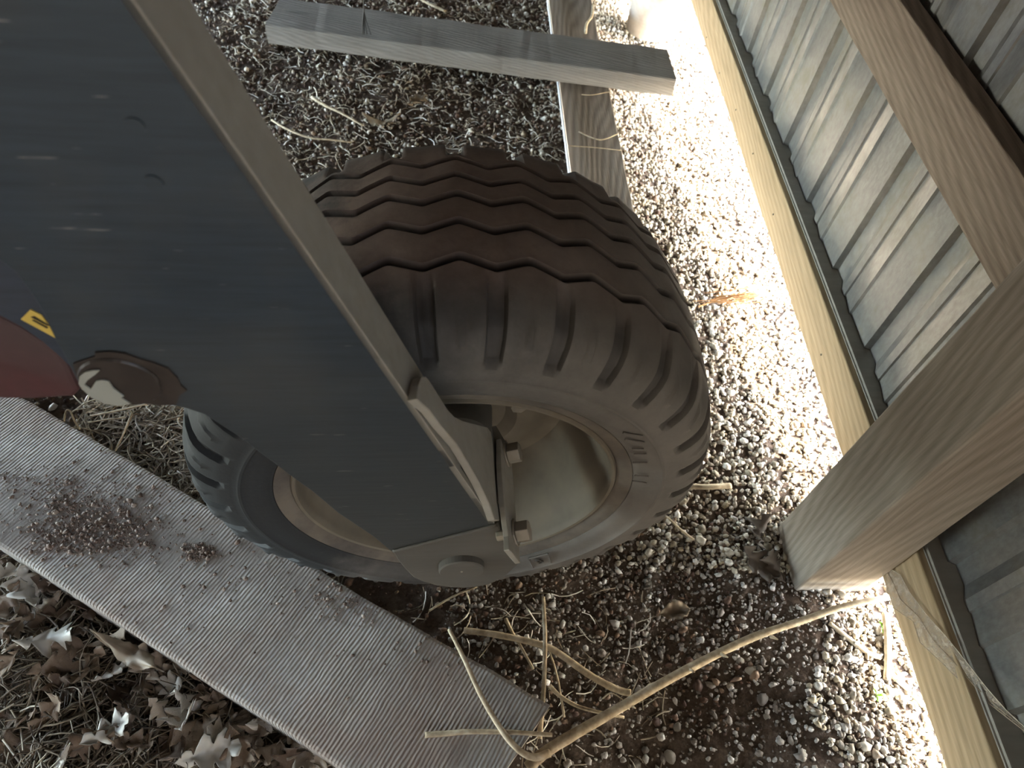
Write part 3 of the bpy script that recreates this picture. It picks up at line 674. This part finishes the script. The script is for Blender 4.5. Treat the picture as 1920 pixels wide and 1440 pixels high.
# ------------------------------------------------------------------ straw litter
def straws(name, n, gen, zoff, lr, rad, label, mat=None):
    vs = []; fs = []; K = 5
    for i in range(n):
        c = gen()
        if c is None: continue
        L = rnd.uniform(*lr); a = rnd.uniform(0, 2 * PI); b = rnd.gauss(0, .45); r = rnd.uniform(*rad); tilt = rnd.uniform(-.25, .25)
        base = len(vs); z0 = G(c[0], c[1]) + zoff * rnd.random()
        for k in range(K):
            t = k / (K - 1) - .5; aa = a + b * t
            px = c[0] + math.cos(aa) * L * t; py = c[1] + math.sin(aa) * L * t; pz = z0 + r + L * t * tilt * .6 + .003 * math.cos(t * 6 + i)
            nx_, ny_ = -math.sin(aa), math.cos(aa)
            for (o1, o2) in ((1, 0), (-.5, .87), (-.5, -.87)): vs.append((px + nx_ * r * o1 * 1.4, py + ny_ * r * o1 * 1.4, pz + r * o2))
        for k in range(K - 1):
            for j in range(3):
                j2 = (j + 1) % 3; fs.append((base + k * 3 + j, base + k * 3 + j2, base + k * 3 + 3 + j2, base + k * 3 + 3 + j))
    o = npmesh(name, np.array(vs), np.array(fs), mat or M_STRAW); tag(o, label, 'straw', kind='stuff'); return o
def gbox(x0, x1, y0, y1, np_=True):
    def g():
        x, y = rnd.uniform(x0, x1), rnd.uniform(y0, y1)
        if in_plank(np.array([[x, y]]), .002)[0]: return None
        return x, y
    return g
def gpx(x0, x1, y0, y1, z=.02):
    def g():
        p = atz(rnd.uniform(x0, x1), rnd.uniform(y0, y1), z)
        if in_plank(np.array([[p.x, p.y]]), .004)[0]: return None
        return p.x, p.y
    return g
straws('straw_litter', 4200, gbox(-.75, .3, .8, 2.7), .008, (.015, .06), (.0005, .0013), 'pale straw bits mixed in the gravel behind the tyre')
straws('straw_clump', 1100, gpx(150, 420, 750, 930), .022, (.02, .075), (.0006, .0014), 'tangle of pale dry grass between plank and leg')
straws('leaf_bed_straw', 3000, gpx(-60, 640, 1010, 1500), .03, (.02, .10), (.0005, .0012), 'brown dry grass among the oak leaves at the front', M_BED)
straws('soil_straw', 150, gpx(760, 1250, 1090, 1440), .006, (.02, .06), (.0005, .001), 'thin straw bits on dark soil by the plank end')

# ------------------------------------------------------------------ oak leaves
def leaf_mesh(seed, lobes=True, curl=.5, fold=.35):
    r = random.Random(seed); nL = 3 if lobes else 0
    N = 25; right = []
    for i in range(N):
        t = i / (N - 1)
        env = .30 * math.sin(PI * min(1, t * 1.02)) ** .8 * (.65 + .55 * t)
        if lobes:
            q = abs(((t * (nL + .6) + .1) % 1) - .5) * 2; env = env * (.26 + 1.1 * (1 - q) ** .7) if 0 < i < N - 1 else 0
        right.append((t, env * r.uniform(.88, 1.12)))
    vs, fs = [], []
    cx, cy = r.uniform(-1, 1) * curl, r.uniform(.3, 1) * curl
    fo = r.uniform(.1, 1) * fold * r.choice((1, 1, -1)); ww = r.uniform(0, 6)
    W_ = 7
    for i, (t, e) in enumerate(right):
        for j in range(W_):
            s = (j / (W_ - 1) - .5) * 2; x = t; y = s * e
            if lobes: x += abs(s) * e * .35
            z = abs(y) * fo * 1.6 + cy * (t - .5) ** 2 * 1.4 + .035 * math.sin(9 * t + ww + 3 * s) + cx * y * (t - .5) * 1.5 + abs(s) ** 2 * .05 * math.sin(23 * t + ww)
            vs.append((x - .5, y, z))
    for i in range(N - 1):
        for j in range(W_ - 1):
            a = i * W_ + j; fs.append((a, a + 1, a + W_ + 1, a + W_))
    me = bpy.data.meshes.new('oak_leaf'); me.from_pydata(vs, [], fs)
    bm = bmesh.new(); bm.from_mesh(me); bmesh.ops.remove_doubles(bm, verts=bm.verts, dist=1e-4)
    bmesh.ops.recalc_face_normals(bm, faces=bm.faces)
    g = bmesh.ops.solidify(bm, geom=bm.faces[:], thickness=.007); bmesh.ops.recalc_face_normals(bm, faces=bm.faces); bm.to_mesh(me); bm.free()
    me.polygons.foreach_set('use_smooth', [True] * len(me.polygons)); me.materials.append(M_LEAF); return me
def stalk_mesh(seed):
    mb = MB(); mb.tube([(-.5, 0, .0), (-.6, .01, .01), (-.72, .03 * (seed % 3), .03)], [.010, .008, .007], 5)
    me = bpy.data.meshes.new('leaf_stalk'); me.from_pydata(mb.v, [], mb.f); me.materials.append(M_TWIG); return me
LM = [leaf_mesh(20 + k, True, .8, .6) for k in range(9)]; SM_ = [stalk_mesh(k) for k in range(3)]
def leaf(name, x, y, L, rz, label, cat='leaf', group=None, me=None, h=.02, rx=0, ry=0, mat=None):
    p = atz(x, y, h); o = bpy.data.objects.new(name, me or rnd.choice(LM)); COL.objects.link(o)
    o.location = (p.x, p.y, max(h, G(p.x, p.y) + .004)); o.scale = (L, L, L); o.rotation_euler = (rx, ry, rz); tag(o, label, cat, group)
    c = bpy.data.objects.new('leaf_stalk', rnd.choice(SM_)); COL.objects.link(c); c.parent = o
    if mat:
        o.data = o.data.copy(); o.data.materials[0] = mat
    return o
lpx = [(55, 1110), (30, 1180), (85, 1135), (130, 1150), (160, 1110), (80, 1205), (135, 1215), (210, 1190), (265, 1275), (330, 1290), (300, 1240), (240, 1340), (200, 1370), (170, 1385), (290, 1370), (260, 1390), (330, 1410), (385, 1360), (420, 1330), (350, 1340), (440, 1350), (480, 1385), (510, 1400), (450, 1400), (60, 1290), (20, 1240), (120, 1300), (10, 1130), (100, 1250), (560, 1410), (590, 1435), (540, 1440), (400, 1290), (370, 1245), (40, 1345), (100, 1330), (500, 1330), (320, 1180 + 60), (150, 1265), (225, 1300), (15, 1075), (470, 1430), (40, 1400), (120, 1420), (60, 1170), (25, 1215), (150, 1180), (175, 1240), (205, 1265), (180, 1325), (230, 1395), (300, 1330), (270, 1310), (345, 1375), (375, 1390), (420, 1375), (455, 1355), (400, 1320), (365, 1305), (520, 1425), (85, 1100), (10, 1180), (275, 1245)]
zones = {}
for (x, y) in lpx: zones.setdefault('left' if x < 115 else ('middle' if x < 290 else 'right'), []).append((y, x))
for z_ in zones.values(): z_.sort()
for k, (x, y) in enumerate(lpx):
    zn = 'left' if x < 115 else ('middle' if x < 290 else 'right')
    lab = ORD[zones[zn].index((y, x))] + ' dry brown oak leaf down the ' + zn + ' part of the leaf pile'
    if in_plank(np.array([atz(x, y, .03)[:2]]), .004)[0]: y += 18
    leaf('oak_leaf', x, y, rnd.uniform(.045, .072), rnd.uniform(0, 6.28), lab, group='oak leaves in front of the plank', h=rnd.uniform(.008, .035), rx=rnd.uniform(-.9, .9), ry=rnd.uniform(-.7, .7))
M_TANL = NT('tan_leaf').fin((.20, .155, .105), .6); M_PALEL = NT('pale_leaf').fin((.36, .34, .29), .6)
lance = leaf_mesh(3, False, .5, .5)
for v in lance.vertices: v.co.y = v.co.y * .42 + .22 * (v.co.x ** 2)
def tagmat(me, mat): me = me.copy(); me.materials[0] = mat; return me
leaf('lance_leaf', 235, 1225, .115, -.45, 'long narrow tan leaf curled against the near edge of the plank', me=tagmat(lance, M_TANL), h=.045, rx=.2)
leaf('pale_oak_leaf', 90, 1200, .075, .2, 'pale silvery oak leaf at the left, among darker leaves', me=tagmat(LM[2], M_PALEL), h=.04)
leaf('pale_oak_leaf', 50, 1105, .075, 2.2, 'pale silvery crumpled leaf near the left corner under the plank', me=tagmat(LM[4], M_PALEL), h=.03, rx=.6)
leaf('pale_oak_leaf', 205, 1372, .065, .6, 'pale oak leaf with pointed lobes at the lower left', me=tagmat(LM[1], M_PALEL), h=.04)
leaf('curled_leaf', 395, 1412, .085, .25, 'large rolled pale grey leaf at the bottom edge of the pile', me=tagmat(leaf_mesh(78, True, 1.3, 1.6), M_PALEL), h=.03, rx=.3)
leaf('yellow_leaf', 1262, 1150, .055, .2, 'folded yellowish leaf on dark gravel right of the tyre', me=tagmat(leaf_mesh(9, False, .5, .9), M_TANL), h=.012)
M_DKL = NT('dark_leaf').fin((.10, .08, .065), .7)
leaf('dark_leaf', 1425, 1000, .075, 1.2, 'dark crumpled leaf against the left side of the post foot', me=tagmat(LM[3], M_DKL), h=.02, rx=.5)
leaf('dark_leaf', 1418, 1055, .08, -.6, 'dark flat leaf on gravel just below left of the post foot', me=tagmat(LM[5], M_DKL), h=.02, ry=.3)
leaf('dark_leaf', 1455, 1060, .06, 2.0, 'dark leaf tucked against the post corner', me=tagmat(LM[7], M_DKL), h=.025, ry=-.5)
leaf('tan_leaf', 715, 225, .10, .1, 'small tan leaf lying on gravel behind the tyre', me=tagmat(lance, M_TANL), h=.012)
leaf('tan_leaf', 780, 190, .08, .9, 'brown leaf on red soil below the thick grey timber', me=tagmat(LM[0], M_TANL), h=.012)

# ------------------------------------------------------------------ stalks and twigs
def stalk(name, pts, r, label, n=8, mat=None, joints=(), cat='stalk', group=None):
    P_ = [Vector(atz(x, y, z)) for x, y, z in pts]
    # densify with Catmull-Rom
    out = []; rr = []; K = 6; m = len(P_)
    for i in range(m - 1):
        p0, p1, p2, p3 = P_[max(i - 1, 0)], P_[i], P_[i + 1], P_[min(i + 2, m - 1)]
        for k in range(K):
            t = k / K; out.append(.5 * ((2 * p1) + (p2 - p0) * t + (2 * p0 - 5 * p1 + 4 * p2 - p3) * t * t + (3 * p1 - p0 - 3 * p2 + p3) * t ** 3))
    out.append(P_[-1]); M_ = len(out)
    r0, r1 = (r if hasattr(r, '__len__') else (r, r))
    rr = [(r0 + (r1 - r0) * i / (M_ - 1)) * (1 + .10 * noise.noise(Vector((i * .7, r0 * 900, 2)))) for i in range(M_)]
    mb = MB(); mb.tube(out, rr, n, .8); o = mb.build(name, mat or M_STEM, sm=True); tag(o, label, cat, group); return o
ls = stalk('long_stem', [(990, 1440, .055), (1030, 1405, .055), (1140, 1340, .05), (1270, 1265, .045), (1400, 1200, .04), (1500, 1165, .04), (1590, 1135, .045), (1668, 1120, .05)], (.0085, .0048), 'long thick dry weed stem reaching from the plank end to the splash board', 10)
mb = MB()
for (x, y) in ((1290, 1253), (1352, 1226), (1445, 1193), (1180, 1320)):
    c = atz(x, y, .045); mb = MB(); mb.tube([c, c + Vector((.006, -.008, .010))], [.0035, .001], 5)
    o = mb.build('broken_bud', M_STEM); o.parent = ls
stalk('bent_stalk', [(842, 1180, .088), (870, 1235, .092), (905, 1310, .090), (945, 1375, .086), (975, 1408, .080), (1002, 1420, .072), (1030, 1412, .062)], (.0028, .0058), 'pale bent stalk lying over the plank end and hooking under the long stem', 8)
stalk('cut_stalk', [(797, 1378, .080), (840, 1375, .081), (880, 1372, .082), (960, 1373, .080), (1035, 1378, .072)], (.0042, .0030), 'short pale cut stalk lying level across the plank end', 8)
stalk('upright_stalk', [(1019, 1120, .030), (1020, 1145, .045), (1022, 1200, .050), (1020, 1280, .045), (1015, 1350, .035), (1012, 1385, .03)], (.0030, .0038), 'thin pale stalk running down the picture beside the plank corner', 7)
stalk('fallen_stalk', [(870, 1182, .012), (930, 1190, .02), (1000, 1205, .026), (1040, 1220, .028), (1100, 1262, .030), (1150, 1290, .030), (1182, 1300, .030)], (.0052, .0058), 'split pale brown stalk on the dark soil, above the long stem', 9)
stalk('curved_stalk', [(1030, 1285, .02), (1050, 1305, .02), (1085, 1325, .022), (1130, 1337, .025), (1170, 1345, .02)], (.0036, .0024), 'thin curved stalk meeting the long stem from the left', 7)
stalk('short_stalk', [(948, 1160, .01), (960, 1185, .015), (975, 1210, .02), (1000, 1255, .02)], (.0032, .0022), 'short pinkish stalk crossing the split stalk', 7)
stalk('short_stalk', [(1030, 1220, .02), (1045, 1270, .02), (1058, 1345, .02)], (.0016, .002), 'slender stalk between the split stalk and the long stem', 6)
stalk('thin_stalk', [(805, 1145, .008), (850, 1118, .012), (895, 1100, .016)], (.002, .0016), 'thin dull stalk on dark soil just under the axle bracket', 6)
stalk('thin_stalk', [(1130, 1310, .03), (1145, 1300, .045), (1165, 1310, .05), (1180, 1330, .03)], (.0012, .0012), 'fine looped stem beside the end of the split stalk', 6)
stalk('bright_stick', [(1660, 1150, .03), (1664, 1190, .028), (1665, 1240, .022), (1663, 1275, .02)], (.0062, .0062), 'sunlit white stick standing out against the splash board', 8)
stalk('bright_stick', [(1555, 1168, .02), (1595, 1200, .02), (1630, 1225, .02), (1650, 1232, .02)], (.0040, .0050), 'grey-brown bent stick in sunlit gravel left of the white stick', 8)
stalk('bright_stick', [(1668, 1262, .02), (1700, 1290, .02), (1728, 1322, .02)], (.0062, .004), 'sunlit white stick lying along the splash board foot', 8)
stalk('short_stick', [(1292, 912, .015), (1330, 913, .018), (1370, 911, .015)], (.0055, .006), 'short grey-brown stick touching the right side of the tyre', 7)
stalk('short_stick', [(1252, 970, .012), (1275, 992, .014), (1300, 1012, .012)], (.0022, .003), 'small tan stick on gravel below the right side of the tyre', 6)
stalk('curl_root', [(150, 805, .03), (140, 790, .035), (132, 772, .04), (124, 770, .04), (120, 790, .03)], (.0016, .0016), 'hooked tan root beside the red casing', 6)
stalk('straight_straw', [(170, 780, .04), (215, 771, .045), (275, 758, .05)], (.0022, .0018), 'long tan straw lying just under the greasy pin boss', 6)
stalk('straight_straw', [(165, 792, .03), (205, 786, .035), (235, 783, .035)], (.0018, .0016), 'shorter reddish straw below the long tan straw', 6)
stalk('straight_straw', [(247, 775, .045), (232, 812, .045), (216, 845, .04)], (.0020, .0016), 'pale straw standing in the grass tangle beside the plank', 6)
stalk('pale_twig', [(510, 225, .015), (540, 243, .02), (580, 258, .02), (620, 262, .02), (660, 267, .015)], (.0035, .0028), 'bluish pale twig on gravel just behind the tyre', 7)
stalk('pale_twig', [(585, 182, .02), (610, 198, .02), (640, 212, .02), (680, 235, .015)], (.0055, .003), 'knobbly white twig on gravel above the tyre', 7)
stalk('pale_twig', [(775, -10, .02), (800, 5, .02), (835, 21, .02)], (.004, .005), 'white stick at the top edge behind the thick grey timber', 7)
stalk('bark_strip', [(1098, 62, .03), (1100, 45, .035), (1110, 30, .035), (1112, 10, .03)], (.0045, .004), 'curled dark bark strip on the flat board behind the timber', 6)
stalk('root_thread', [(1090, 177, .03), (1110, 178, .03), (1145, 172, .03), (1155, 175, .03)], (.0014, .0014), 'thin pale root lying across the flat board below the timber', 5)
stalk('root_thread', [(1085, 247, .03), (1125, 262, .03), (1160, 250, .03)], (.0022, .0018), 'bent pale root in a V on the flat board', 5)
stalk('root_thread', [(1060, 273, .028), (1110, 276, .03), (1165, 282, .03)], (.0016, .0012), 'straight fine root across the flat board, nearest the tyre', 5)
# dark pine sprig over the timber
mb = MB()
for ex in (-5, -1, 4, 11): mb.tube([atz(682, -20, .12), atz(682, 20, .13), atz(682 + ex * .4, 40, .125), atz(684 + ex, 64, .12)], .0016, 4)
tag(mb.build('pine_sprig', M_TWIG), 'dark sprig of needles hanging over the thick grey timber', 'twig')
# orange root tuft
mb = MB()
for k in range(26):
    x, y = rnd.gauss(1400, 18), rnd.gauss(553, 8)
    q = [atz(x - 40 + rnd.uniform(-25, 20), y + 8, .012), atz(x, y + rnd.uniform(-6, 6), .025), atz(x + 30 + rnd.uniform(-5, 30), y - 6 + rnd.uniform(-4, 6), .02)]
    mb.tube(q, .0012, 4)
mb.tube([atz(1310, 575, .01), atz(1350, 560, .02), atz(1410, 555, .025), atz(1475, 545, .03)], .0022, 5)
tag(mb.build('root_tuft', M_ROOT), 'orange-brown tuft of fine roots on the sunlit gravel', 'roots')
for (x, y, lb) in ((1655, 1178, 'tiny green sprout beside the white stick'), (1645, 1304, 'tiny green sprout on sunlit gravel near the lower splash board')):
    mb = MB(); c = atz(x, y, .02)
    for k in range(3):
        a = k * 2.1; mb.tube([c, c + Vector((.006 * math.cos(a), .006 * math.sin(a), .006)), c + Vector((.011 * math.cos(a), .011 * math.sin(a), .005))], [.001, .0032, .0008], 5, .4)
    tag(mb.build('sprout', M_GREEN, sm=True), lb, 'sprout')

# ------------------------------------------------------------------ cobweb hung between board, post and wall
web = empty('cobweb', tuple(atx(1700, 1150, WX - .004))); tag(web, 'dusty cobweb stretched from the post foot over the splash board to the metal wall', 'cobweb')
up = [(1662, 1062, .000), (1688, 1078, -.001), (1705, 1110, -.002), (1735, 1150, -.002), (1775, 1195, .0), (1815, 1245, .012), (1850, 1290, .025), (1885, 1330, .034), (1930, 1372, .040)]
lo = [(1660, 1070, .0), (1664, 1112, -.004), (1672, 1138, -.005), (1712, 1165, -.006), (1725, 1205, -.006), (1768, 1245, -.004), (1800, 1278, .006), (1845, 1312, .022), (1930, 1378, .040)]
vs = []; nU = 5
for a_, b_ in zip(up, lo):
    for j in range(nU):
        t = j / (nU - 1); x = a_[0] + (b_[0] - a_[0]) * t; y = a_[1] + (b_[1] - a_[1]) * t; o_ = a_[2] + (b_[2] - a_[2]) * t
        vs.append(tuple(atx(x, y, WX - .004 + o_ + rnd.uniform(-.0008, .0008))))
fs = [(i * nU + j, i * nU + j + 1, (i + 1) * nU + j + 1, (i + 1) * nU + j) for i in range(len(up) - 1) for j in range(nU - 1)]
o = MB().add(vs, fs).build('web_sheet', M_WEB); to_parent(o, web)
mb = MB()
for q in (up, lo, [((a[0] + b[0]) / 2, (a[1] + b[1]) / 2, (a[2] + b[2]) / 2) for a, b in zip(up, lo)]):
    mb.tube([atx(x, y, WX - .005 + o_) for x, y, o_ in q], .0006, 4)
mb.tube([atx(x, y, WX - .012) for x, y in ((1648, 1042), (1655, 1075), (1662, 1100), (1662, 1118))], .0005, 4)
o = mb.build('web_strand', M_STRAW); to_parent(o, web)
# nails in the board
for (x, y) in ((1325, 70), (1349, 137), (1380, 206), (1412, 288), (1450, 402), (1540, 665)):
    c = atx(x, y, WX); mb = MB(); mb.tube([c + Vector((.004, 0, 0)), c - Vector((.0012, 0, 0))], .0022, 8)
    o = mb.build('nail_head', M_TWIG); o.parent = bb; o.matrix_parent_inverse = bb.matrix_world.inverted() if False else frame((WX + .018, 2.3, .126), (0, 1, 0), (-1, 0, 0)).inverted()
